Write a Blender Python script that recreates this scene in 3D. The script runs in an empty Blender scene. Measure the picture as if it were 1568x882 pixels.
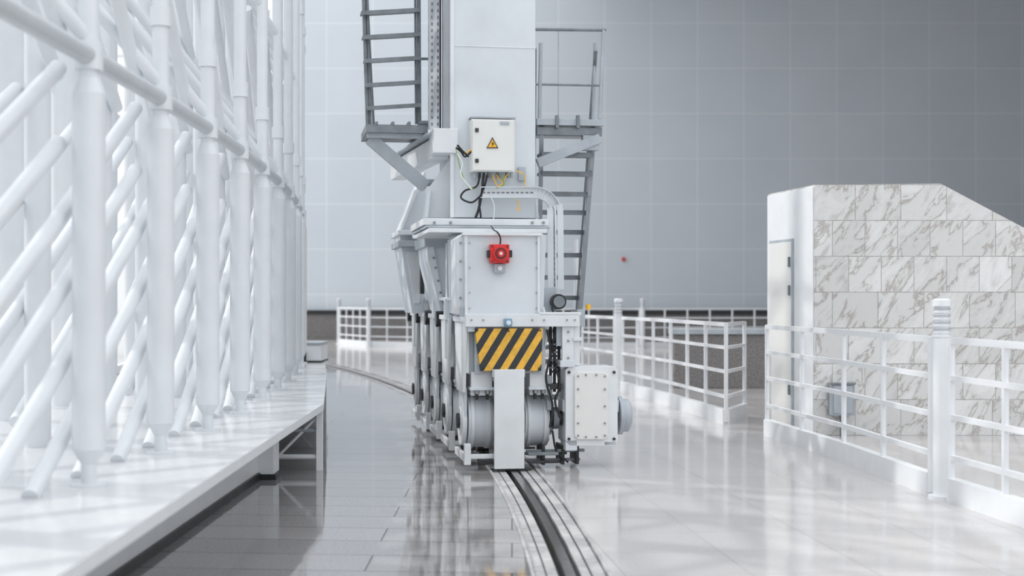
import bpy, math, random
from mathutils import Vector, Matrix
random.seed(4)
S=bpy.context.scene
EYE=1.3; F=2178.0; CX=784.0; HV=457.0     # measured lens constants (photo at 1568 px wide)

# ------------------------------------------------------------------ materials
def nodes(name):
    m=bpy.data.materials.new(name); m.use_nodes=True
    nt=m.node_tree; b=nt.nodes['Principled BSDF']
    return m,nt,b
def paint(name,col,rough=.4,metal=0,var=.04,scale=6,bump=0,spec=.5):
    m,nt,b=nodes(name)
    tc=nt.nodes.new('ShaderNodeTexCoord'); n=nt.nodes.new('ShaderNodeTexNoise')
    n.inputs['Scale'].default_value=scale; n.inputs['Detail'].default_value=6
    nt.links.new(tc.outputs['Object'],n.inputs['Vector'])
    r=nt.nodes.new('ShaderNodeValToRGB')
    r.color_ramp.elements[0].position=.3; r.color_ramp.elements[1].position=.7
    r.color_ramp.elements[0].color=(*[max(0,c*(1-var*2)) for c in col],1)
    r.color_ramp.elements[1].color=(*[min(1,c*(1+var)) for c in col],1)
    nt.links.new(n.outputs['Fac'],r.inputs['Fac']); nt.links.new(r.outputs['Color'],b.inputs['Base Color'])
    b.inputs['Roughness'].default_value=rough; b.inputs['Metallic'].default_value=metal
    b.inputs['Specular IOR Level'].default_value=spec
    return m
def xz_vector(nt,fx=(1,0,0),fy=(0,0,1)):
    tc=nt.nodes.new('ShaderNodeTexCoord')
    def dot(v):
        d=nt.nodes.new('ShaderNodeVectorMath'); d.operation='DOT_PRODUCT'
        nt.links.new(tc.outputs['Object'],d.inputs[0]); d.inputs[1].default_value=v; return d.outputs['Value']
    c=nt.nodes.new('ShaderNodeCombineXYZ')
    nt.links.new(dot(fx),c.inputs[0]); nt.links.new(dot(fy),c.inputs[1])
    return tc,c.outputs[0]
def brick(nt,vec,w,h,mortar,off,c1,c2,cm,smooth=.1):
    b=nt.nodes.new('ShaderNodeTexBrick'); nt.links.new(vec,b.inputs['Vector'])
    b.offset=off; b.inputs['Scale'].default_value=1
    b.inputs['Brick Width'].default_value=w; b.inputs['Row Height'].default_value=h
    b.inputs['Mortar Size'].default_value=mortar; b.inputs['Mortar Smooth'].default_value=smooth
    b.inputs['Color1'].default_value=(*c1,1); b.inputs['Color2'].default_value=(*c2,1); b.inputs['Mortar'].default_value=(*cm,1)
    return b
def mix(nt,a,b,fac=None,mode='MULTIPLY',f=1.0):
    m=nt.nodes.new('ShaderNodeMix'); m.data_type='RGBA'; m.blend_type=mode
    m.inputs['Factor'].default_value=f
    if fac is not None: nt.links.new(fac,m.inputs['Factor'])
    for k,s in ((6,a),(7,b)):
        if isinstance(s,tuple): m.inputs[k].default_value=(*s,1)
        else: nt.links.new(s,m.inputs[k])
    return m.outputs[2]
def ramp(nt,src,stops):
    r=nt.nodes.new('ShaderNodeValToRGB'); e=r.color_ramp.elements
    while len(e)<len(stops): e.new(.5)
    for i,(p,c) in enumerate(stops): e[i].position=p; e[i].color=(*c,1)
    nt.links.new(src,r.inputs['Fac']); return r.outputs['Color']

M={}
M['white']=paint('white_gloss_paint',(.82,.84,.86),.3,var=.02)
M['truss']=paint('truss_white_paint',(.76,.785,.81),.35,var=.02)
M['chord']=paint('truss_chord_grey_paint',(.56,.585,.61),.35,var=.03)
M['crane']=paint('crane_light_grey_paint',(.68,.72,.76),.38,var=.045,scale=2.5)
M['crane2']=paint('crane_white_paint',(.76,.785,.805),.35,var=.04,scale=4)
M['cgrey']=paint('crane_mid_grey_paint',(.42,.46,.50),.4,var=.08,scale=5)
M['steel']=paint('galvanised_grey_steel',(.22,.245,.265),.45,metal=.3,var=.12,scale=12)
M['bolt']=paint('zinc_bolt',(.28,.29,.30),.35,metal=.8)
M['dark']=paint('dark_grease_iron_gap_shade',(.035,.037,.04),.4,metal=.2,var=.3,scale=20)  # greasy iron parts, and dark strips standing in for shaded gaps
M['rail']=paint('polished_rail_steel',(.30,.29,.29),.25,metal=.9,var=.2,scale=20)
M['conc']=paint('track_concrete',(.50,.49,.49),.5,var=.1,scale=15)
M['black']=paint('black_rubber',(.015,.015,.017),.5)
M['box']=paint('enclosure_ivory',(.78,.78,.755),.35,var=.01)
M['red']=paint('signal_red',(.75,.03,.03),.35,var=.05)
M['redd']=paint('signal_dark_red',(.18,.01,.01),.3)
M['yel']=paint('warning_yellow',(.90,.48,.04),.45,var=.05)
M['grn']=paint('earth_wire_green',(.25,.42,.08),.5)
M['blue']=paint('valve_blue',(.18,.38,.55),.4)
M['util']=paint('utility_box_grey',(.36,.39,.43),.45)
M['blocker']=paint('shade_blocker_dark',(.16,.165,.18),.8)  # dark coat of the unseen light-blocking wall and overhead slab
M['rust']=paint('weathered_brown_edge',(.30,.22,.18),.6,var=.3,scale=10)
# hazard stripes
m,nt,b=nodes('hazard_stripes')
tc,vec=xz_vector(nt,(1,0,-.62),(0,0,1))
sp=nt.nodes.new('ShaderNodeSeparateXYZ'); nt.links.new(vec,sp.inputs[0])
def math_(nt,op,a,bv):
    n=nt.nodes.new('ShaderNodeMath'); n.operation=op; nt.links.new(a,n.inputs[0]); n.inputs[1].default_value=bv; return n.outputs[0]
v=math_(nt,'MULTIPLY',sp.outputs[0],1/.118); v=math_(nt,'ADD',v,50.15); v=math_(nt,'FRACT',v,0); v=math_(nt,'GREATER_THAN',v,.5)
nz=nt.nodes.new('ShaderNodeTexNoise'); nz.inputs['Scale'].default_value=30; nt.links.new(tc.outputs['Object'],nz.inputs['Vector'])
c=mix(nt,(.03,.035,.04),(.90,.50,.06),fac=v,mode='MIX')
c=mix(nt,c,ramp(nt,nz.outputs['Fac'],[(.3,(.8,.8,.8)),(.6,(1,1,1))]))
nt.links.new(c,b.inputs['Base Color']); b.inputs['Roughness'].default_value=.5; M['haz']=m
# back wall panels
m,nt,b=nodes('wall_panel')
tc,vec=xz_vector(nt)
br=brick(nt,vec,1.467,1.43,.014,0,(.68,.735,.79),(.71,.76,.81),(.84,.875,.905))
nz=nt.nodes.new('ShaderNodeTexNoise'); nz.inputs['Scale'].default_value=.6; nt.links.new(tc.outputs['Object'],nz.inputs['Vector'])
c=mix(nt,br.outputs['Color'],ramp(nt,nz.outputs['Fac'],[(.3,(.96,.96,.96)),(.7,(1,1,1))]))
nt.links.new(c,b.inputs['Base Color']); b.inputs['Roughness'].default_value=.35; M['wall']=m
# granite base
m,nt,b=nodes('granite_base'); tc=nt.nodes.new('ShaderNodeTexCoord')
nz=nt.nodes.new('ShaderNodeTexNoise'); nz.inputs['Scale'].default_value=40; nz.inputs['Detail'].default_value=8
nt.links.new(tc.outputs['Object'],nz.inputs['Vector'])
nt.links.new(ramp(nt,nz.outputs['Fac'],[(.35,(.15,.14,.138)),(.5,(.20,.188,.185)),(.65,(.27,.255,.25))]),b.inputs['Base Color'])
b.inputs['Roughness'].default_value=.4; M['granite']=m
# marble
m,nt,b=nodes('veined_marble_cladding')
tc,vec=xz_vector(nt,(1,.9,0),(0,0,1))
br=brick(nt,vec,.31,.34,.0032,.5,(1,1,1),(.85,.845,.84),(.50,.48,.465))
br.offset_frequency=2; br.squash=1.4; br.squash_frequency=3
addv=nt.nodes.new('ShaderNodeVectorMath'); addv.operation='MULTIPLY_ADD'
nt.links.new(br.outputs['Color'],addv.inputs[0]); addv.inputs[1].default_value=(19,13,11); nt.links.new(tc.outputs['Object'],addv.inputs[2])
m1=nt.nodes.new('ShaderNodeMapping'); m1.inputs['Rotation'].default_value=(0,.95,0); nt.links.new(addv.outputs[0],m1.inputs['Vector'])
mp=nt.nodes.new('ShaderNodeMapping'); mp.inputs['Scale'].default_value=(1,1,3.0); nt.links.new(m1.outputs[0],mp.inputs['Vector'])
nz=nt.nodes.new('ShaderNodeTexNoise'); nz.inputs['Scale'].default_value=1.5; nz.inputs['Detail'].default_value=9; nz.inputs['Distortion'].default_value=.5; nz.inputs['Roughness'].default_value=.6
nt.links.new(mp.outputs[0],nz.inputs['Vector'])
c=ramp(nt,nz.outputs['Fac'],[(.30,(.55,.54,.525)),(.40,(.74,.74,.735)),(.475,(.72,.715,.70)),(.497,(.44,.41,.385)),(.52,(.72,.715,.705)),(.60,(.82,.82,.815)),(.70,(.62,.61,.59))])
c=mix(nt,c,br.outputs['Color'])
nt.links.new(c,b.inputs['Base Color']); b.inputs['Roughness'].default_value=.3; M['marble']=m
# floors
def floor_mat(name,w,h,off,c1,c2,cm,mort,rough,sp_lo,sp_hi,fx,fy,scale=60,spec=.5,bump=.05):
    m,nt,b=nodes(name)
    tc,vec=xz_vector(nt,fx,fy)
    br=brick(nt,vec,w,h,mort,off,c1,c2,cm)
    nz=nt.nodes.new('ShaderNodeTexNoise'); nz.inputs['Scale'].default_value=scale; nz.inputs['Detail'].default_value=6
    nt.links.new(tc.outputs['Object'],nz.inputs['Vector'])
    c=mix(nt,br.outputs['Color'],ramp(nt,nz.outputs['Fac'],[(.35,sp_lo),(.65,sp_hi)]))
    nt.links.new(c,b.inputs['Base Color'])
    n2=nt.nodes.new('ShaderNodeTexNoise'); n2.inputs['Scale'].default_value=1.3; n2.inputs['Detail'].default_value=3
    nt.links.new(tc.outputs['Object'],n2.inputs['Vector'])
    mr=nt.nodes.new('ShaderNodeMapRange'); mr.inputs[3].default_value=rough*.6; mr.inputs[4].default_value=rough*1.5
    nt.links.new(n2.outputs['Fac'],mr.inputs[0]); nt.links.new(mr.outputs[0],b.inputs['Roughness'])
    bp=nt.nodes.new('ShaderNodeBump'); bp.inputs['Strength'].default_value=bump; bp.inputs['Distance'].default_value=.02
    nt.links.new(n2.outputs['Fac'],bp.inputs['Height']); nt.links.new(bp.outputs['Normal'],b.inputs['Normal'])
    sm=nt.nodes.new('ShaderNodeMapRange'); sm.inputs[3].default_value=spec; sm.inputs[4].default_value=0.05
    nt.links.new(br.outputs['Fac'],sm.inputs[0]); nt.links.new(sm.outputs[0],b.inputs['Specular IOR Level'])
    return m
M['fdark']=floor_mat('grey_polished_granite',1.9,.42,.37,(.32,.31,.31),(.39,.375,.375),(.07,.07,.07),.0045,.05,(.78,.77,.76),(1,1,1),(1,0,0),(.09,1,0),spec=.8,bump=.12)
M['flight']=floor_mat('light_polished_granite',.6,.6,0,(.56,.54,.535),(.60,.58,.575),(.40,.385,.38),.004,.10,(.88,.87,.87),(1,1,1),(1,.1,0),(-.1,1,0),90,spec=.6,bump=.08)
M['plat']=floor_mat('white_platform_stone',1.2,1.2,0,(.68,.69,.70),(.71,.72,.73),(.6,.6,.6),.004,.12,(.95,.95,.95),(1,1,1),(1,0,0),(0,1,0),20)
m,nt,b=nodes('dark_glass_fascia'); b.inputs['Base Color'].default_value=(.05,.052,.055,1); b.inputs['Roughness'].default_value=.06; M['fascia']=m
m,nt,b=nodes('lamp_diffuser')
b.inputs['Base Color'].default_value=(.8,.82,.84,1); b.inputs['Roughness'].default_value=.2; M['lamp']=m

# ------------------------------------------------------------------ mesh builder
class B:
    def __init__(s): s.v=[]; s.f=[]; s.m=[]; s.sm=[]; s.mats=[]
    def mi(s,k):
        if k not in s.mats: s.mats.append(k)
        return s.mats.index(k)
    def add(s,vs,fs,k,smooth=False):
        o=len(s.v); s.v+= [tuple(p) for p in vs]; i=s.mi(k)
        for f in fs: s.f.append(tuple(o+a for a in f)); s.m.append(i); s.sm.append(smooth)
    def box(s,x0,x1,y0,y1,z0,z1,k,mat=None):
        vs=[Vector((x,y,z)) for x in (x0,x1) for y in (y0,y1) for z in (z0,z1)]
        if mat is not None: vs=[mat@p for p in vs]
        s.add(vs,[(0,1,3,2),(4,6,7,5),(0,4,5,1),(2,3,7,6),(0,2,6,4),(1,5,7,3)],k)
    def prism(s,poly,y0,y1,k):       # poly in x,z extruded along y
        n=len(poly); a=sum(poly[i][0]*poly[(i+1)%n][1]-poly[(i+1)%n][0]*poly[i][1] for i in range(n))
        if a<0: poly=poly[::-1]
        vs=[(x,y0,z) for x,z in poly]+[(x,y1,z) for x,z in poly]
        fs=[tuple(range(n)),tuple(range(2*n-1,n-1,-1))]+[(i,i+n,(i+1)%n+n,(i+1)%n) for i in range(n)]
        s.add(vs,fs,k)
    def cyl(s,p,q,r,k,r2=None,seg=14,cap=True):
        p=Vector(p); q=Vector(q); d=(q-p); r2=r if r2 is None else r2
        if d.length<1e-6: return
        R=d.to_track_quat('Z','Y').to_matrix()
        vs=[]
        for c,rr in ((p,r),(q,r2)):
            for i in range(seg):
                a=2*math.pi*i/seg; vs.append(c+R@Vector((rr*math.cos(a),rr*math.sin(a),0)))
        s.add(vs,[(i,(i+1)%seg,(i+1)%seg+seg,i+seg) for i in range(seg)],k,True)
        if cap: s.add(vs,[tuple(range(seg-1,-1,-1)),tuple(range(seg,2*seg))],k)
    def tube(s,pts,r,k,seg=10):
        for a,b in zip(pts[:-1],pts[1:]): s.cyl(a,b,r,k,seg=seg,cap=True)
    def curve(s,pts,r,k,n=8):
        P=[Vector(p) for p in pts]; P=[P[0]*2-P[1]]+P+[P[-1]*2-P[-2]]; out=[]
        for i in range(1,len(P)-2):
            for j in range(n):
                t=j/n
                out.append(.5*((2*P[i])+(-P[i-1]+P[i+1])*t+(2*P[i-1]-5*P[i]+4*P[i+1]-P[i+2])*t*t+(-P[i-1]+3*P[i]-3*P[i+1]+P[i+2])*t**3))
        out.append(P[-2]); s.tube(out,r,k,seg=8)
    def beam(s,p,q,w,h,k):           # rectangular bar between two points
        p=Vector(p); q=Vector(q); d=q-p; L=d.length; d.normalize()
        up=Vector((0,0,1)) if abs(d.z)<.95 else Vector((0,1,0))
        x=d.cross(up).normalized(); z=x.cross(d)
        vs=[c+x*a*w/2+z*b_*h/2 for c in (p,q) for a,b_ in ((-1,-1),(1,-1),(1,1),(-1,1))]
        s.add(vs,[(0,1,2,3),(7,6,5,4),(0,4,5,1),(1,5,6,2),(2,6,7,3),(3,7,4,0)],k)
    def obj(s,name,parent=None,bevel=0):
        me=bpy.data.meshes.new(name); me.from_pydata(s.v,[],s.f)
        for k in s.mats: me.materials.append(M[k])
        for p,i,sm in zip(me.polygons,s.m,s.sm): p.material_index=i; p.use_smooth=sm
        me.update(); o=bpy.data.objects.new(name,me); S.collection.objects.link(o)
        if parent: o.parent=parent
        if bevel:
            md=o.modifiers.new('bevel','BEVEL'); md.width=bevel; md.segments=2; md.limit_method='ANGLE'; md.angle_limit=math.radians(50)
            md.harden_normals=False
        return o
def empty(name,loc=(0,0,0),rz=0):
    e=bpy.data.objects.new(name,None); S.collection.objects.link(e); e.location=loc; e.rotation_euler=(0,0,rz); e.empty_display_size=.3; return e

# ------------------------------------------------------------------ curves of the hall
def track(y): return .33-.0069*(y-4)**2
def colx(y): return -1.8-(.006*(y-6)**2 if y>6 else 0)
def edge(y):
    pts=[(-6,-1.3),(4.2,-1.31),(10.8,-1.43),(15.2,-1.98),(19.8,-2.62),(26,-4.0),(34,-6.6),(45,-11.5)]
    for (a,xa),(b_,xb) in zip(pts[:-1],pts[1:]):
        if y<=b_: return xa+(xb-xa)*(y-a)/(b_-a)
    return pts[-1][1]

# ------------------------------------------------------------------ floor
ys=[-6+.5*i for i in range(int(51.5/.5)+1)]
fl=B(); n=len(ys)
fl.add([(-15,y,0) for y in ys]+[(track(y)-.19,y,0) for y in ys],[(i,i+n,i+n+1,i+1) for i in range(n-1)],'fdark')
fl.add([(track(y)+.19,y,0) for y in ys]+[(22,y,0) for y in ys],[(i,i+n,i+n+1,i+1) for i in range(n-1)],'flight')
def bar(b_,o0,o1,z0,z1,k,off=track,y0=-6,y1=45.5,st=.5):
    Y=[y0+st*i for i in range(int((y1-y0)/st)+1)]; m_=len(Y)
    P=[(off(y)+o0,y,z0) for y in Y]+[(off(y)+o1,y,z0) for y in Y]+[(off(y)+o1,y,z1) for y in Y]+[(off(y)+o0,y,z1) for y in Y]
    fs=[]
    for j in range(4):
        a=j*m_; c_=((j+1)%4)*m_
        fs+=[(a+i,c_+i,c_+i+1,a+i+1)[::-1] for i in range(m_-1)]
    fs+=[(0,m_,2*m_,3*m_),(m_-1,4*m_-1,3*m_-1,2*m_-1)]
    b_.add(P,fs,k)
fl.add([(-15,-6,-.16),(22,-6,-.16),(22,45.5,-.16),(-15,45.5,-.16)],[(0,1,2,3)],'dark')
fl.obj('floor')
t=B()
bar(t,-.19,-.172,-.15,.004,'conc'); bar(t,.172,.19,-.15,.004,'conc')
bar(t,-.165,-.060,-.15,-.012,'conc'); bar(t,.05,.165,-.15,-.010,'conc')
bar(t,-.028,.022,-.15,-.004,'rail'); bar(t,-.06,.05,-.15,-.07,'dark')
bar(t,.095,.102,-.016,-.006,'dark'); bar(t,-.118,-.112,-.021,-.009,'dark')
t.obj('crane_rail_track')

# ------------------------------------------------------------------ back wall / unseen light blockers / windows
w=B(); w.box(-6.9,19,45,45.4,.85,13,'wall'); w.obj('wall_back')
w=B(); w.box(-6.9,19,44.86,45,0,.80,'granite'); w.box(-6.9,19,44.8,45,.80,.93,'dark'); w.obj('baseboard_back')
w=B(); w.box(19,19.3,8,45.4,0,13,'blocker'); w.obj('unseen_shade_wall')  # unseen dark wall, added to block light from the right
w=B(); w.box(2,19.3,20,45.4,13,13.3,'blocker'); w.obj('unseen_shade_ceiling')  # unseen partial slab overhead, added to darken the back wall's upper right
def window(name,pts,h):
    w=B()
    for a,b_ in zip(pts[:-1],pts[1:]):
        for z in (.55,3.2,5.9,h): w.beam((*a,z),(*b_,z),.08,.08,'truss')
    for i,a in enumerate(pts):
        w.box(a[0]-.05,a[0]+.05,a[1]-.05,a[1]+.05,.5,h,'truss')
        w.box(a[0]+.05,a[0]+.08,a[1]-.09,a[1]-.03,.5,h,'rust')
    return w.obj(name)
window('window_1',[(colx(y)-1.9,y) for y in [1+1.92*i for i in range(20)]],9)
window('window_2',[(-6.95-1.0*i,45.2) for i in range(7)],9)

# ------------------------------------------------------------------ raised platform
p=B()
Y=[-2,2,4.2,7,10.8,13,15.2,17.5,19.8,23,26,30,34,38]
m_=len(Y)
p.add([(edge(y),y,.5) for y in Y]+[(colx(y)-2.2,y,.5) for y in Y],[(i+1,i+1+m_,i+m_,i) for i in range(m_-1)],'plat')
p.add([(edge(y),y,.45) for y in Y]+[(edge(y),y,.5) for y in Y],[(i,i+m_,i+1+m_,i+1)[::-1] for i in range(m_-1)],'white')
p.add([(edge(y),y,.45) for y in Y]+[(colx(y)-2.2,y,.45) for y in Y],[(i,i+m_,i+1+m_,i+1) for i in range(m_-1)],'cgrey')
p.add([(edge(y)-.85,y,0) for y in Y]+[(edge(y)-.85,y,.45) for y in Y],[(i,i+m_,i+1+m_,i+1)[::-1] for i in range(m_-1)],'fascia')
p.box(edge(5)-.62,edge(5)-.50,-2,10.28,.05,.45,'white'); p.box(edge(5)-.62,edge(5)-.48,-2,10.3,0,.05,'dark')
x=edge(10.35)-.42; p.box(x-.13,x+.13,10.2,10.45,.03,.45,'white'); p.box(x-.15,x+.15,10.18,10.47,0,.04,'dark')
for y in (10.78,15.2,19.8):
    x=edge(y)
    p.box(x-.05,x-.005,y-.03,y+.03,0,.45,'white')
    p.tube([(x-.4,y,.10),(x-.03,y,.10)],.02,'white'); p.tube([(x-.4,y,.3),(x-.03,y,.3)],.015,'cgrey'); p.tube([(x-.35,y,.10),(x-.03,y,.42)],.012,'white')
p.obj('raised_platform')
e=B(); x=edge(18.1)-.13
e.box(x-.14,x+.12,17.8,18.45,.5,.72,'white'); e.box(x-.15,x+.13,17.78,18.47,.72,.75,'cgrey'); e.box(x-.15,x+.13,17.78,18.47,.5,.52,'black'); e.box(x-.14,x-.06,17.74,17.8,.52,.62,'black')
e.obj('platform_end_plinth',bevel=.006)

# ------------------------------------------------------------------ truss screen
tr=B(); cy=[6.05+1.28*i for i in range(-3,24)]
CH=2.33
def diag(y0,off,z0,y1,z1,r,seg=14,zmin=.502):
    if z0<zmin:
        if z1<=zmin+.15: return
        t_=(zmin-z0)/(z1-z0); y0=y0+(y1-y0)*t_; z0=zmin
    tr.cyl((colx(y0)-off,y0,z0),(colx(y1)-off,y1,z1),r,'truss',seg=seg)
for i,y in enumerate(cy):
    x=colx(y); sg=24 if y<12 else 12
    tr.cyl((x,y,.66),(x,y,2.17),.069,'truss',seg=sg)
    tr.cyl((x,y,2.17),(x,y,2.24),.069,'truss',r2=.045,seg=sg)
    tr.cyl((x,y,.60),(x,y,.66),.035,'truss',r2=.069,seg=sg)
    tr.cyl((x,y,.50),(x,y,.61),.032,'truss',seg=sg)
    tr.cyl((x,y,.50),(x,y,.515),.075,'truss',seg=sg)
    tr.cyl((x,y,2.24),(x,y,7.2),.043,'truss',seg=sg)
    tr.cyl((x,y,CH-.06),(x,y,CH+.06),.060,'truss',seg=sg)
    for z in (2.75,4.6,6.0): tr.cyl((x,y,z-.05),(x,y,z+.05),.055,'truss',seg=sg)
    x2=x-.75; y2=y+.35
    tr.cyl((x2,y2,.5),(x2,y2,7.2),.07,'truss',seg=sg)
    tr.cyl((x-1.45,y2+.4,.5),(x-1.45,y2+.4,7.2),.10,'truss',seg=sg)
    if i:
        yp=cy[i-1]; xp=colx(yp)
        tr.cyl((xp,yp,CH),(x,y,CH),.042,'chord',seg=sg)
        tr.cyl((xp,yp,5.2),(x,y,5.2),.04,'chord',seg=sg)
        # long parallel struts running continuously behind the posts
        for k in range(7):
            z=CH-.05-.32*k
            diag(yp,.13,z-.64,y,z,.036,seg=sg)
        diag(yp+.64,.13,CH-.05,y+.02,CH+.0,.0361,seg=sg) if False else None
        for k in range(4):
            z=CH+.1-.60*k
            diag(yp+.35,.86,z-.60,y+.35,z,.04,seg=12)
        for z in (2.5,3.35,4.2,5.05):
            diag(yp+.35,.64,z+.85,y+.35,z,.040,seg=12)
        diag(yp,.12,CH+1.25,y,CH+.08,.036,seg=sg)
        for z in (3.4,4.6): tr.cyl((x,y,z-1.0),(xp-.75,yp+.35,z),.033,'truss',seg=10)
tr.obj('steel_truss_screen')

# ------------------------------------------------------------------ railings
def railing(name,path,spacing=.9,rails=(1.03,.79,.54,.28),r=.020):
    b_=B()
    for si,((xa,ya),(xb,yb)) in enumerate(zip(path[:-1],path[1:])):
        L=math.hypot(xb-xa,yb-ya); n_=max(1,round(L/spacing))
        for z in rails: b_.beam((xa,ya,z),(xb,yb,z),r*1.7,r*(2.1 if z>1 else 1.7),'white')
        b_.beam((xa,ya,.075),(xb,yb,.075),.07,.15,'white')
        for j in range(n_+1):
            if si and j==0: continue
            x=xa+(xb-xa)*j/n_; y=ya+(yb-ya)*j/n_
            b_.cyl((x,y,.02),(x,y,1.045),.022,'white',seg=12)
    return b_.obj(name)
def lamp_post(x,y):
    e=empty('bollard_lamp',(x,y,0))
    b_=B(); b_.cyl((0,0,0),(0,0,1.05),.058,'white',seg=24); b_.cyl((0,0,0),(0,0,.02),.09,'white',seg=24); b_.cyl((0,0,1.05),(0,0,1.06),.064,'white',seg=24); b_.obj('post',e)
    b_=B(); b_.cyl((0,0,1.06),(0,0,1.255),.048,'lamp',seg=24)
    for i in range(8): b_.cyl((0,0,1.075+i*.022),(0,0,1.083+i*.022),.056,'cgrey' if i%2 else 'white',seg=24)
    b_.obj('louvred_head',e)
    b_=B(); b_.cyl((0,0,1.25),(0,0,1.29),.062,'white',seg=24); b_.cyl((0,0,1.29),(0,0,1.298),.062,'white',r2=.045,seg=24); b_.obj('cap',e)
railing('guard_railing',[(2.43,13.55),(2.66,11.4),(2.77,9.40)])
railing('guard_railing',[(2.82,9.12),(2.98,7.6),(3.1,5.5),(3.2,3.0)])
railing('guard_railing',[(2.55,15.6),(2.22,14.75),(1.92,17.2),(1.53,19.65)],spacing=.8)
railing('guard_railing',[(1.44,20.0),(.9,22.7),(-.3,28.0)],spacing=.9)
railing('guard_railing',[(-4.9,40.5),(-3.9,38.3),(-2.2,37.2),(0,36.8),(4,37.2),(7,37.6),(9.5,39)],spacing=.62)
lamp_post(2.80,9.26); lamp_post(1.485,19.83); lamp_post(-3.85,38.15); lamp_post(-4.95,40.7); lamp_post(3.4,37.0)

q=B(); q.box(2.35,4.9,20.6,20.9,0,.78,'granite'); q.box(2.3,4.95,20.55,20.95,.78,.86,'cgrey'); q.obj('stairwell_parapet',bevel=.01)

# ------------------------------------------------------------------ marble enclosure
k=empty('marble_stair_enclosure')
b_=B()
A=(2.87,13.5); D=(2.65,14.7)
prof=[(2.87,0),(2.87,2.38),(4.07,2.39),(4.86,1.97),(6.6,1.04),(6.6,0)]
n_=len(prof)
b_.add([(x,13.5,z) for x,z in prof]+[(x-.22,14.7,z) for x,z in prof],[tuple(range(n_))[::-1],tuple(range(n_,2*n_))]+[(i,(i+1)%n_,(i+1)%n_+n_,i+n_) for i in range(n_)],'marble')
b_.obj('marble_body',k)
b_=B()
def on_side(t,z,off): # point on left face
    d=Vector((D[0]-A[0],D[1]-A[1],0)); nrm=Vector((-d.y,d.x,0)).normalized()
    pnt=Vector((A[0],A[1],0))+d*t+nrm*off; return (pnt.x,pnt.y,z)
def side_slab(t0,t1,z0,z1,o0,o1,kk):
    P=[on_side(t,z,o) for o in (o0,o1) for t,z in ((t0,z0),(t1,z0),(t1,z1),(t0,z1))]
    b_.add(P,[(0,1,2,3),(7,6,5,4),(0,4,5,1),(1,5,6,2),(2,6,7,3),(3,7,4,0)],kk)
side_slab(.01,1,.0,2.36,.0,.012,'white')
side_slab(.42,.90,.02,1.86,.012,.035,'box')
side_slab(.40,.92,1.86,1.89,.012,.03,'cgrey'); side_slab(.40,.42,.02,1.86,.012,.03,'cgrey')
for z in (1.66,1.38,.4): side_slab(.425,.45,z-.05,z+.05,.035,.055,'steel')
b_.obj('side_door',k,bevel=.003)
b_=B(); b_.box(3.0,3.22,13.36,13.495,.20,.50,'util'); b_.box(2.99,3.23,13.34,13.37,.49,.51,'steel'); b_.box(3.02,3.20,13.352,13.36,.22,.48,'cgrey'); b_.box(3.1,3.12,13.40,13.46,0,.2,'steel')
b_.obj('utility_box',bevel=.006)
b_=B(); b_.cyl((3.53,44.90,2.54),(3.53,45,2.54),.06,'red'); b_.box(3.48,3.58,44.98,45,2.48,2.60,'redd'); b_.obj('wall_alarm_light')

# ------------------------------------------------------------------ gantry crane
TH=math.radians(9); X0,Y0=-.02,10.8; c0,s0=math.cos(TH),math.sin(TH)
G=empty('gantry_crane',(X0,Y0,0),TH)
def L(u,v,ly):      # measured front elevation -> crane-local metres on the plane at depth ly
    a=(u-CX)/F; lx=(a*(Y0+ly*c0)+ly*s0-X0)/(c0-a*s0); y=Y0+lx*s0+ly*c0
    return (lx, EYE-(v-HV)/F*y)
def LP(pts,ly): return [L(u,v,ly) for u,v in pts]
def P3(u,v,ly): x,z=L(u,v,ly); return (x,ly,z)
def R(b_,u0,u1,v0,v1,y0,y1,kk):
    x0,z1=L(u0,v0,y0); x1,z0=L(u1,v1,y0); z1=max(z1,z0+.003)
    b_.box(x0,x1,y0,y1,z0,z1,kk)
def bolt(b_,u,v,ly,r=.012,kk='bolt'):
    x,z=L(u,v,ly); b_.cyl((x,ly-.014,z),(x,ly+.002,z),r,kk,seg=6)
# column
b_=B()
x0,_=L(693,100,.9); x1,_=L(820,100,.9); zb=L(700,333,.9)[1]
b_.box(x0,x1,.9,1.9,zb,6.5,'crane')
z=L(700,70,.9)[1]; b_.box(x0-.004,x1+.004,.893,1.9,z-.006,z+.003,'crane2')
b_.box(x0-.02,x0+.012,.885,.90,zb,6.5,'crane2')
b_.prism(LP([(697,232),(655,290),(648,334),(693,334)],1.15),1.15,1.2,'crane2')
b_.prism(LP([(697,240),(664,290),(658,334),(693,334)],1.7),1.7,1.75,'crane2')
b_.beam(P3(657,290,1.1),P3(652,334,1.1),.03,.1,'crane')
b_.prism(LP([(820,300),(826,334),(820,334)],1.0),1.0,1.05,'crane2')
R(b_,648,840,334,346,.72,1.95,'crane2'); R(b_,656,838,349,357,.6,1.9,'crane2')
R(b_,652,842,345,350,.66,1.95,'cgrey')
for u in (665,690,815,832): bolt(b_,u,341,.72)
b_.obj('column',G,bevel=.008)
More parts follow.
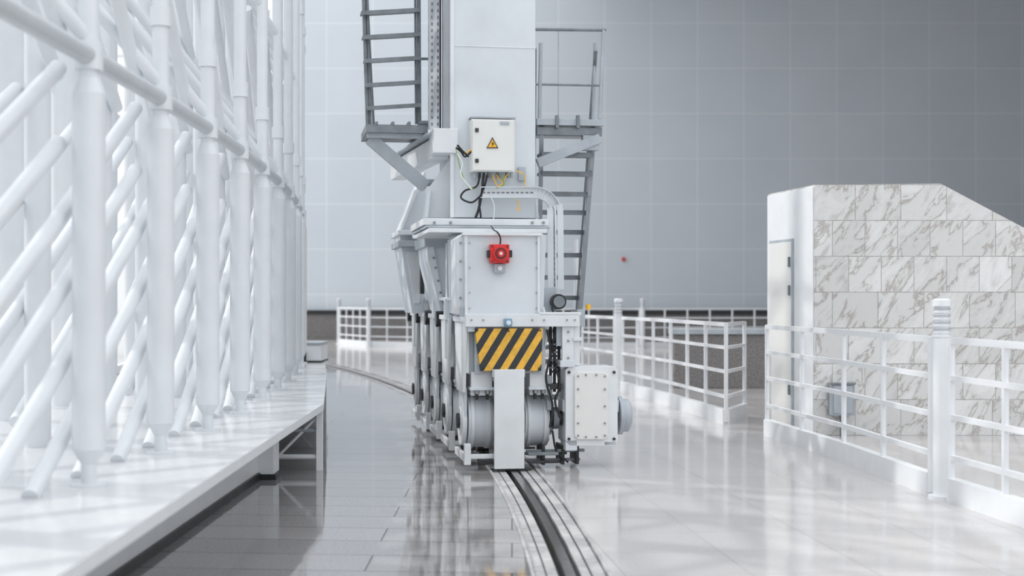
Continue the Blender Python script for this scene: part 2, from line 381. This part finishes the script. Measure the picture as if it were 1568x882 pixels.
# column head beams to the left
b_=B()
a=P3(680,218,1.0)
b_.box(a[0]-.10,a[0]+.10,.86,1.25,a[2]-.10,a[2]+.10,'crane2')
b_.beam((a[0]-.02,1.1,a[2]-.04),(a[0]-.22,3.1,a[2]-.06),.14,.17,'crane2')
b_.beam((a[0]-.05,1.05,a[2]+.07),(a[0]-.24,3.1,a[2]+.05),.2,.02,'cgrey')
b_.prism(LP([(650,262),(636,292),(612,352),(612,376),(652,376),(652,262)],3.2),3.2,3.9,'crane')
b_.prism(LP([(640,292),(616,352),(612,352),(635,290)],3.1),3.1,3.2,'crane2')
R(b_,609,655,352,360,3.05,4.0,'crane2'); R(b_,610,655,368,378,3.05,4.0,'cgrey')
b_.prism(LP([(614,378),(652,378),(650,480),(631,480)],3.15),3.15,4.0,'crane')
b_.prism(LP([(622,385),(645,385),(643,465),(634,465)],3.13),3.13,3.15,'crane2')
R(b_,644,650,380,450,3.0,3.1,'dark')  # dark strip stands in for shade in the gap between frames
b_.obj('rear_support_frame',G,bevel=.006)
b_=B()
b_.prism(LP([(652,350),(700,350),(700,482),(676,482),(656,400)],1.9),1.9,2.8,'crane')
b_.prism(LP([(652,352),(660,352),(682,482),(676,482),(655,400)],1.86),1.86,1.9,'crane2')
R(b_,648,705,350,358,1.8,2.9,'crane2'); R(b_,651,705,362,378,1.82,2.85,'cgrey')
R(b_,690,697,370,455,1.35,1.5,'dark'); R(b_,684,690,372,460,1.5,1.6,'crane2')  # the dark bar is put in as shade of the slit behind the front body
for v in (395,410,430,448): bolt(b_,664+(v-395)*.2,v,1.86)
b_.obj('middle_support_frame',G,bevel=.006)
# front body
b_=B()
b_.prism(LP([(711,358),(828,358),(826,482),(714,482)],.05),.05,1.2,'crane')
b_.prism(LP([(699,366),(711,357),(714,486),(700,481)],.12),.12,.5,'crane2')
b_.prism(LP([(828,357),(836,362),(832,482),(826,482)],.12),.12,.5,'crane')
R(b_,709,830,356,361,.02,.12,'crane2'); R(b_,712,716,360,482,.035,.06,'crane2'); R(b_,823,827,360,482,.035,.06,'crane2')
R(b_,706,715,470,490,.06,.2,'cgrey')
for v in (372,400,428,456): bolt(b_,705,v,.12,.009)
for v in (372,410,448,472): bolt(b_,719,v,.05,.005); bolt(b_,821,v,.05,.005)
b_.obj('front_body',G,bevel=.006)
# cross bar, hazard panel
b_=B(); R(b_,713,887,481,500,-.03,.10,'crane2'); R(b_,826,890,478,483,-.03,.10,'crane2')
R(b_,716,728,500,508,0,.2,'crane')
for u in (722,740,815,833,868,880): bolt(b_,u,490,-.03,.007)
b_.obj('cross_bar',G,bevel=.005)
b_=B(); b_.prism(LP([(727,503),(831,503),(829,568),(736,568)],-.02),-.02,.02,'haz'); b_.obj('hazard_panel',G,bevel=.003)
b_=B()
R(b_,727,832,500,571,.02,.12,'cgrey')
for u,v in ((731,506),(827,506),(740,564),(825,564),(779,507)): bolt(b_,u,v,-.02,.006,'dark')
b_.obj('hazard_backing',G)
b_=B(); x,z=L(778,494,-.05); b_.cyl((x,-.075,z),(x,-.03,z),.03,'blue',seg=18); b_.cyl((x,-.085,z),(x,-.075,z),.018,'crane2',seg=12); b_.box(x-.03,x+.03,-.05,-.02,z-.03,z+.03,'util'); b_.obj('limit_sensor',G)
# front guard plate
b_=B(); x0,z1=L(757,566,-.06); x1,z0=L(803,721,-.06); b_.box(x0,x1,-.06,-.03,.012,z1,'crane2'); b_.box(x0-.01,x1+.01,-.03,.0,z1-.06,z1,'crane'); b_.box(x0-.02,x1+.06,-.04,.0,-.003,.014,'dark'); b_.obj('front_guard_plate',G,bevel=.004)

# wheel bogies
def bogie(idx,ly):
    b_=B(); cz=.35
    xl,_=L(718,648,.12); xi,_=L(756,648,.12); xr,_=L(842,648,.12); xj,_=L(805,648,.12)
    for a,c_,sg in ((xl,xi,-1),(xj,xr,1)):
        b_.cyl((a,ly+.32,cz),(c_,ly+.32,cz),.205,'crane' ,seg=36)
        b_.cyl((a+.02,ly+.32,cz),(a+.045,ly+.32,cz),.218,'crane2',seg=36)
        b_.cyl((c_-.045,ly+.32,cz),(c_-.02,ly+.32,cz),.218,'crane2',seg=36)
        e0=a if sg<0 else c_
        b_.cyl((e0,ly+.32,cz),(e0+sg*.05,ly+.32,cz),.11,'crane2',seg=24)
        b_.cyl((e0+sg*.05,ly+.32,cz),(e0+sg*.07,ly+.32,cz),.06,'dark',seg=16)
        for j in range(10):
            an=j*math.pi/5; b_.cyl((e0-.005,ly+.32+.16*math.cos(an),cz+.16*math.sin(an)),(e0+sg*.02,ly+.32+.16*math.cos(an),cz+.16*math.sin(an)),.014,'bolt',seg=6)
    b_.cyl((xi+.02,ly+.32,.30),(xj-.02,ly+.32,.30),.30,'rail',seg=40)
    b_.cyl((xl-.0,ly+.32,.34),(xr,ly+.32,.34),.05,'dark',seg=16)
    for a,c_ in ((xl+.01,xi-.02),(xj+.02,xr-.03)):
        b_.prism([(a,.56),(c_,.56),(c_,.74),(a,.74)],ly+.06,ly+.54,'crane2')
        b_.box(a-.012,c_+.012,ly+.03,ly+.57,.60,.625,'crane')
        for xx in (a+.04,c_-.04):
            b_.cyl((xx,ly+.05,.53),(xx,ly+.05,.615),.012,'dark',seg=8)
            b_.cyl((xx,ly+.03,.575),(xx,ly+.03,.60),.02,'bolt',seg=6)
    w0=.30; w1=.335
    b_.prism([(-w0,.72),(w0-.02,.72),(w1-.05,1.17),(-w1,1.17)],ly+.12,ly+.50,'crane')
    for xx in (-.31,-.10,.12,.28): b_.prism([(xx-.012,.73),(xx+.012,.73),(xx+.012,1.15),(xx-.012,1.15)],ly+.07,ly+.55,'crane2')
    b_.box(-w1-.03,w1,ly+.05,ly+.58,1.12,1.16,'crane2')
    b_.add([(-.345,ly+.0,1.14),(-.345,ly+.62,1.14),(-.345,ly+.50,.58),(-.345,ly+.10,.58),(-.32,ly+.0,1.14),(-.32,ly+.62,1.14),(-.32,ly+.50,.58),(-.32,ly+.10,.58)],
        [(0,1,2,3)[::-1],(4,5,6,7),(0,4,5,1)[::-1],(1,5,6,2)[::-1],(2,6,7,3)[::-1],(3,7,4,0)[::-1]],'crane2')
    b_.box(xl-.035,xl-.01,ly+.14,ly+.50,.30,.62,'crane'); b_.cyl((xl-.045,ly+.32,.35),(xl-.01,ly+.32,.35),.185,'crane2',seg=30)
    b_.box(xl-.05,xi,ly+.0,ly+.04,.085,.12,'crane2'); b_.box(xl-.05,xl-.02,ly+.0,ly+.62,.06,.12,'crane2'); b_.box(xl-.05,xl-.0,ly-.01,ly+.05,.04,.20,'crane2')
    b_.box(xl+.05,xi-.02,ly-.01,ly+.03,.04,.08,'dark')
    b_.box(xj,xr+.05,ly+.02,ly+.05,.10,.125,'steel'); b_.box(xj,xr+.05,ly+.02,ly+.05,.04,.06,'dark')
    b_.obj('wheel_bogie_%d'%idx,G,bevel=.005)
for i in range(5): bogie(i+1,i*.98+(.0 if i==0 else .05))
b_=B(); b_.box(-.30,.26,.5,4.7,1.0,1.28,'cgrey'); b_.box(-.34,.30,.5,4.7,1.28,1.31,'crane2')
for yy in (1.25,2.25,3.2,4.2):
    b_.box(-.36,-.30,yy-.05,yy+.05,.8,1.3,'crane2'); b_.cyl((-.38,yy+.5,1.12),(-.28,yy+.5,1.12),.07,'dark',seg=16)
b_.box(-.34,.3,3.9,4.7,1.31,1.62,'crane')
b_.obj('equaliser_spine',G,bevel=.006)

# gearbox and motor
b_=B()
def rrect(u0,u1,v0,v1,cut,ly): 
    return LP([(u0+cut,v0),(u1-cut,v0),(u1,v0+cut),(u1,v1-cut),(u1-cut,v1),(u0+cut,v1),(u0,v1-cut),(u0,v0+cut)],ly)
b_.prism(rrect(866,946,561,683,6,.0),.0,.30,'crane2')
b_.prism(rrect(880,931,570,673,5,-.025),-.025,.0,'box')
b_.prism(rrect(862,948,612,632,2,.05),.05,.25,'crane')
for v in (576,596,622,648,667):
    bolt(b_,885,v,-.025,.008); bolt(b_,926,v,-.025,.008)
for u in (897,913): bolt(b_,u,574,-.025,.008); bolt(b_,u,669,-.025,.008)
for u,v in ((871,570),(871,672),(940,570),(940,672)): bolt(b_,u,v,.0,.012,'dark')
x,z=L(945,636,.15); b_.cyl((x,.15,z),(x+.03,.15,z),.15,'cgrey',seg=28); b_.cyl((x+.03,.15,z),(x+.08,.15,z),.128,'cgrey',seg=28); b_.cyl((x+.08,.15,z),(x+.10,.15,z),.128,'cgrey',r2=.10,seg=28)
x,z=L(842,640,.15); x2,_=L(866,640,.15); b_.cyl((x,.15,z),(x2,.15,z),.055,'dark',seg=18); b_.cyl((x+.02,.15,z),(x+.06,.15,z),.085,'steel',seg=18)
R(b_,866,884,674,690,.0,.2,'crane'); R(b_,925,944,676,682,.0,.2,'crane')
b_.obj('gearbox',G,bevel=.006)
# bracket assembly above the gearbox
b_=B()
R(b_,861,879,500,561,.0,.03,'crane2'); R(b_,879,888,484,560,.02,.18,'crane2'); R(b_,852,862,498,530,.03,.1,'cgrey')
for v in (508,522,548): bolt(b_,870,v,.0,.009)
R(b_,878,892,517,522,-.02,.1,'crane'); R(b_,858,880,552,562,-.02,.15,'crane')
for u in (843,849,856):
    x,z=L(u,500,.1); _,z2=L(u,600,.1); b_.cyl((x,.1,z),(x,.1,z2),.012,'dark',seg=8)
x,z=L(848,520,.06)
for j in range(9): b_.cyl((x,.08,z-.03*j),(x,.08,z-.03*j-.014),.032,'steel' if j%2 else 'dark',seg=12)
R(b_,838,860,588,596,.05,.2,'dark'); R(b_,840,858,606,612,.05,.2,'steel'); R(b_,838,846,575,628,.08,.2,'cgrey')
R(b_,826,852,440,480,.25,.5,'cgrey')
x,z=L(855,462,.2); b_.cyl((x,.18,z),(x,.4,z),.060,'dark',seg=24); b_.cyl((x,.16,z),(x,.18,z),.045,'steel',seg=18)
R(b_,884,896,474,500,.25,.5,'cgrey'); x,z=L(901,470,.3); b_.cyl((x,.3,z-.02),(x,.3,z+.02),.02,'yel',seg=10)
x0,_=L(806,700,.1); x1,_=L(905,700,.1)
for z,yy in ((.115,.1),(.075,.3),(.04,.15)): b_.box(x0,x1-.05*yy*10,yy,yy+.025,z,z+.022,'steel')
for u in (832,862,884): 
    x,_=L(u,700,.1); b_.box(x-.012,x+.012,.09,.34,.02,.17,'dark')
b_.obj('drive_brackets',G,bevel=.003)
b_=B()
for k_,(pp,r,mm) in enumerate([
 ([(838,505),(843,540),(836,580),(846,620),(842,655)],.009,'black'),([(850,560),(857,590),(850,615),(858,640)],.009,'black'),
 ([(845,470),(852,500),(846,530),(853,565)],.008,'black'),([(832,470),(838,500),(835,530)],.008,'crane2'),([(846,660),(852,690),(870,708)],.008,'black')]):
    b_.curve([P3(u,v,.02+.01*k_) for u,v in pp],r,mm)
b_.obj('drive_cables',G)
# alarm sounder
b_=B()
R(b_,751,780,374,403,-.03,.05,'red'); 
x,z=L(765.5,388.5,-.03); b_.cyl((x,-.07,z),(x,-.03,z),.055,'red',seg=24); b_.cyl((x,-.074,z),(x,-.069,z),.045,'redd',seg=24); b_.cyl((x,-.085,z),(x,-.07,z),.026,'red',seg=16); b_.cyl((x,-.09,z),(x,-.084,z),.012,'crane2',seg=12)
for du in (-17,16): R(b_,765.5+du-2,765.5+du+3,383,394,-.01,.05,'dark')
for u,v in ((754,377),(777,377),(754,400),(777,400)): bolt(b_,u,v,-.03,.008,'redd')
R(b_,757,774,404,418,-.0,.05,'cgrey'); x,z=L(765.5,411,-.0); b_.cyl((x,-.012,z),(x,.0,z),.018,'crane2',seg=12)
b_.curve([P3(766,374,-.0),P3(766,364,-.02),P3(762,356,-.0),P3(756,352,.2),P3(752,346,.6)],.006,'black')
b_.obj('alarm_sounder',G,bevel=.005)
# junction box
b_=B()
R(b_,722,788,182,263,.74,.9,'box'); R(b_,724,786,184,261,.725,.745,'box')
R(b_,766,780,186,191,.715,.725,'cgrey'); 
for v in (199,246): R(b_,728,733,v-3,v+3,.712,.728,'dark')
tri=LP([(754,210),(763,227),(745,227)],.722); b_.prism(tri,.716,.726,'dark'); b_.prism(LP([(754,213),(761,225.6),(747,225.6)],.715),.712,.716,'yel')
b_.prism(LP([(755,216),(752.5,220.5),(754.5,220.5),(753,225),(757,219.5),(754.6,219.5)],.711),.709,.712,'black')
for u in range(727,786,7): 
    x,z=L(u,263,.82); b_.cyl((x,.82,z-.05),(x,.82,z),.013,'cgrey' if u%2 else 'steel',seg=10)
R(b_,720,790,178,182,.8,.9,'cgrey')
b_.obj('junction_box',G,bevel=.005)
# cable tray (perforated)
b_=B()
def ribbon(cent,hw,y0,y1,kk):
    for (a,c_) in zip(cent[:-1],cent[1:]):
        b_.beam((a[0],(y0+y1)/2,a[1]),(c_[0],(y0+y1)/2,c_[1]),y1-y0,hw*2,kk)
cen=[L(735,295,.8),L(815,295,.8)]
for a in range(0,91,10): cen.append(L(818+31*math.sin(math.radians(a)),326-31*math.cos(math.radians(a)),.8))
cen+= [L(850,443,.8)]
ribbon(cen,.044,.79,.80,'crane2')
def flange(sign):
    pts=[]
    for i,p_ in enumerate(cen):
        a=cen[max(0,i-1)]; c_=cen[min(len(cen)-1,i+1)]; d=Vector((c_[0]-a[0],c_[1]-a[1])).normalized(); pts.append((p_[0]-d.y*sign*.042,.765,p_[1]+d.x*sign*.042))
    for a,c_ in zip(pts[:-1],pts[1:]): b_.beam(a,c_,.05,.006,'crane')
flange(1); flange(-1)
for i in range(11):
    x,z=L(741+i*7.3,295,.79); b_.box(x-.012,x+.012,.786,.79,z-.006,z+.006,'steel')
for i in range(14):
    x,z=L(849.5,332+i*8,.79); b_.box(x-.006,x+.006,.786,.79,z-.014,z+.014,'steel')
for u,hw,kk in ((666,.055,'crane2'),(683,.03,'crane2')):
    x,z=L(u,198,1.0); b_.box(x-hw,x+hw,1.0,1.02,z,6.4,kk); b_.box(x-hw,x-hw+.008,.95,1.02,z,6.4,'cgrey'); b_.box(x+hw-.008,x+hw,.95,1.02,z,6.4,'crane')
x,z=L(666,198,1.0)
for i in range(60): b_.box(x-.03,x-.018,.996,1.0,z+.03+i*.055,z+.055+i*.055,'steel'); b_.box(x+.018,x+.03,.996,1.0,z+.03+i*.055,z+.055+i*.055,'steel')
for i in range(6): b_.tube([(x-.02,.97,z+.1+i*.4),(x+.01,.97,z+.4+i*.4)],.008,'cgrey')
b_.cyl((x+.04,.96,z),(x+.04,.96,6.4),.007,'black',seg=8)
b_.obj('cable_tray',G)
b_=B()
W=[([(735,265),(730,285),(712,292),(706,303),(722,310),(736,300)],'black',.008),([(741,265),(738,290),(733,320),(722,348)],'black',.011),
([(746,268),(742,285),(734,308),(736,335),(728,350)],'black',.008),([(760,268),(768,278),(778,266)],'yel',.005),([(754,268),(762,285),(772,280)],'yel',.005),
([(768,268),(772,282),(760,288)],'grn',.005),([(790,262),(803,268),(803,288)],'yel',.004),([(722,232),(712,240),(706,232),(698,226)],'black',.008),
([(724,228),(712,234),(703,226)],'yel',.006),([(718,240),(709,232),(700,222)],'black',.009),([(698,228),(706,262),(716,284),(726,290)],'grn',.004),
([(792,304),(796,322),(790,318)],'yel',.004),([(752,302),(757,318),(754,350)],'crane2',.004),([(700,235),(708,250),(706,268),(722,290)],'crane2',.006)]
for i,(pp,mm,r) in enumerate(W): b_.curve([P3(u,v,.80-.006*i) for u,v in pp],r,mm)
x,z=L(800,265,.85); b_.box(x-.03,x+.03,.86,.9,z-.06,z+.05,'cgrey')
b_.obj('control_cables',G)
# left ladder and landing
b_=B()
lx=1.35
for (ua,va),(ub,vb),r in (((549,-260),(563,192),.018),((556,-260),(567,190),.012),((640,-260),(642,190),.018),((634,-260),(637,190),.010)):
    b_.tube([P3(ua,va,lx),P3(ub,vb,lx)],r,'steel')
for v in (-130,-93,-56,-19,18,55,91,128,163):
    ul=551+(v/195)*12
    pa=P3(ul,v+3,lx); pb=P3(643,v-2,lx)
    b_.beam(pa,pb,.17,.014,'steel'); b_.beam((pa[0],pa[1]-.08,pa[2]-.012),(pb[0],pb[1]-.08,pb[2]-.012),.012,.03,'steel')
b_.tube([P3(549,-260,lx+.5),P3(572,192,lx+.5)],.012,'steel')
R(b_,560,655,190,204,1.15,1.9,'steel'); R(b_,562,648,203,212,1.2,1.25,'cgrey')
for u in (575,600,625): R(b_,u,u+4,186,192,1.15,1.9,'steel')
b_.beam(P3(566,212,1.3),P3(652,286,1.3),.10,.10,'cgrey'); b_.beam(P3(566,216,1.75),P3(652,288,1.75),.06,.06,'cgrey')
b_.tube([P3(640,90,lx),P3(690,90,lx)],.012,'steel'); b_.tube([P3(640,190,1.3),P3(690,190,1.3)],.03,'steel')
b_.tube([P3(640,280,1.3),P3(690,280,1.3)],.03,'cgrey')
b_.obj('access_ladder',G,bevel=0)
# right landing, railing and stairs
b_=B()
R(b_,822,925,181,193,1.0,2.0,'cgrey'); R(b_,822,922,194,208,1.03,1.10,'steel'); R(b_,822,918,196,208,1.8,1.9,'steel')
for u in (851,883): R(b_,u,u+5,176,196,.98,1.02,'steel')
R(b_,893,918,205,230,1.03,1.12,'cgrey')
b_.beam(P3(823,250,1.05),P3(918,212,1.05),.07,.08,'cgrey'); b_.beam(P3(823,250,1.8),P3(915,212,1.8),.05,.06,'cgrey')
for yy in (1.02,1.95):
    b_.tube([P3(820,45,yy),P3(926,46,yy)],.014,'steel'); b_.tube([P3(820,129,yy),P3(922,131,yy)],.010,'steel')
    for (ua,ub) in ((828,826),(924,918)): b_.tube([P3(ua,46 if ua>900 else 66,yy),P3(ub,182,yy)],.016,'cgrey')
    b_.tube([P3(855,46,yy),P3(855,182,yy)],.005,'cgrey')
b_.tube([P3(911,66,1.3),P3(908,182,1.3)],.014,'cgrey')
b_.tube([P3(926,46,1.02),P3(926,46,1.95)],.014,'steel'); b_.tube([P3(922,131,1.02),P3(922,131,1.95)],.010,'steel')
b_.obj('access_landing',G,bevel=.003)
b_=B()
vs=[237,266,297,325,355,390,424,455,480,505,530,552]
st=[]
for i,v in enumerate(vs):
    yy=1.2+.19*i; ur=905-i*2.3
    xa,z=L(826,v,yy); xb,_=L(ur,v,yy)
    b_.box(xa,xb,yy-.1,yy+.12,z-.012,z+.012,'steel'); b_.box(xa,xb,yy-.11,yy-.095,z-.028,z+.014,'steel'); st.append((xa,xb,yy,z))
for j in (0,1):
    b_.beam((st[0][j],st[0][2]-.1,st[0][3]+.2),(st[-1][j],st[-1][2]+.15,.06),.035,.14,'cgrey')
    b_.beam((st[0][j]+.04*(1 if j else -1),st[0][2],st[0][3]+.9),(st[-1][j]+.04*(1 if j else -1),st[-1][2]+.15,.95),.03,.03,'steel')
xb=st[-1][1]; b_.cyl((xb+.05,3.45,0),(xb+.05,3.45,1.9),.035,'crane2',r2=.02,seg=12)
b_.obj('access_stairs',G,bevel=0)

# ------------------------------------------------------------------ light: overcast sky (brighter overhead) and low hazy sun
W_=bpy.data.worlds.new('overcast_daylight'); S.world=W_; W_.use_nodes=True
wn=W_.node_tree; bg=wn.nodes['Background']
tc=wn.nodes.new('ShaderNodeTexCoord'); sp=wn.nodes.new('ShaderNodeSeparateXYZ'); wn.links.new(tc.outputs['Generated'],sp.inputs[0])
mr=wn.nodes.new('ShaderNodeMapRange'); mr.inputs[1].default_value=0; mr.inputs[2].default_value=.9; mr.inputs[3].default_value=1.0; mr.inputs[4].default_value=1.8
wn.links.new(sp.outputs[2],mr.inputs[0]); wn.links.new(mr.outputs[0],bg.inputs[1]); bg.inputs[0].default_value=(.94,.97,1,1)
sd=bpy.data.lights.new('sun_light','SUN'); sd.energy=1.9; sd.angle=math.radians(1.5); sd.color=(1,.98,.95)
so=bpy.data.objects.new('sun_light',sd); S.collection.objects.link(so)
so.rotation_euler=Vector((.75,-.35,-.55)).to_track_quat('-Z','Y').to_euler()

# ------------------------------------------------------------------ camera
cd=bpy.data.cameras.new('camera'); cd.lens=50; cd.sensor_width=36; cd.shift_y=.0102
cd.dof.use_dof=True; cd.dof.focus_distance=11.2; cd.dof.aperture_fstop=1.7; cd.clip_end=200
co=bpy.data.objects.new('camera',cd); S.collection.objects.link(co)
co.location=(0,0,EYE); co.rotation_euler=(math.radians(90),0,0); S.camera=co
S.view_settings.view_transform='Standard'; S.view_settings.exposure=0
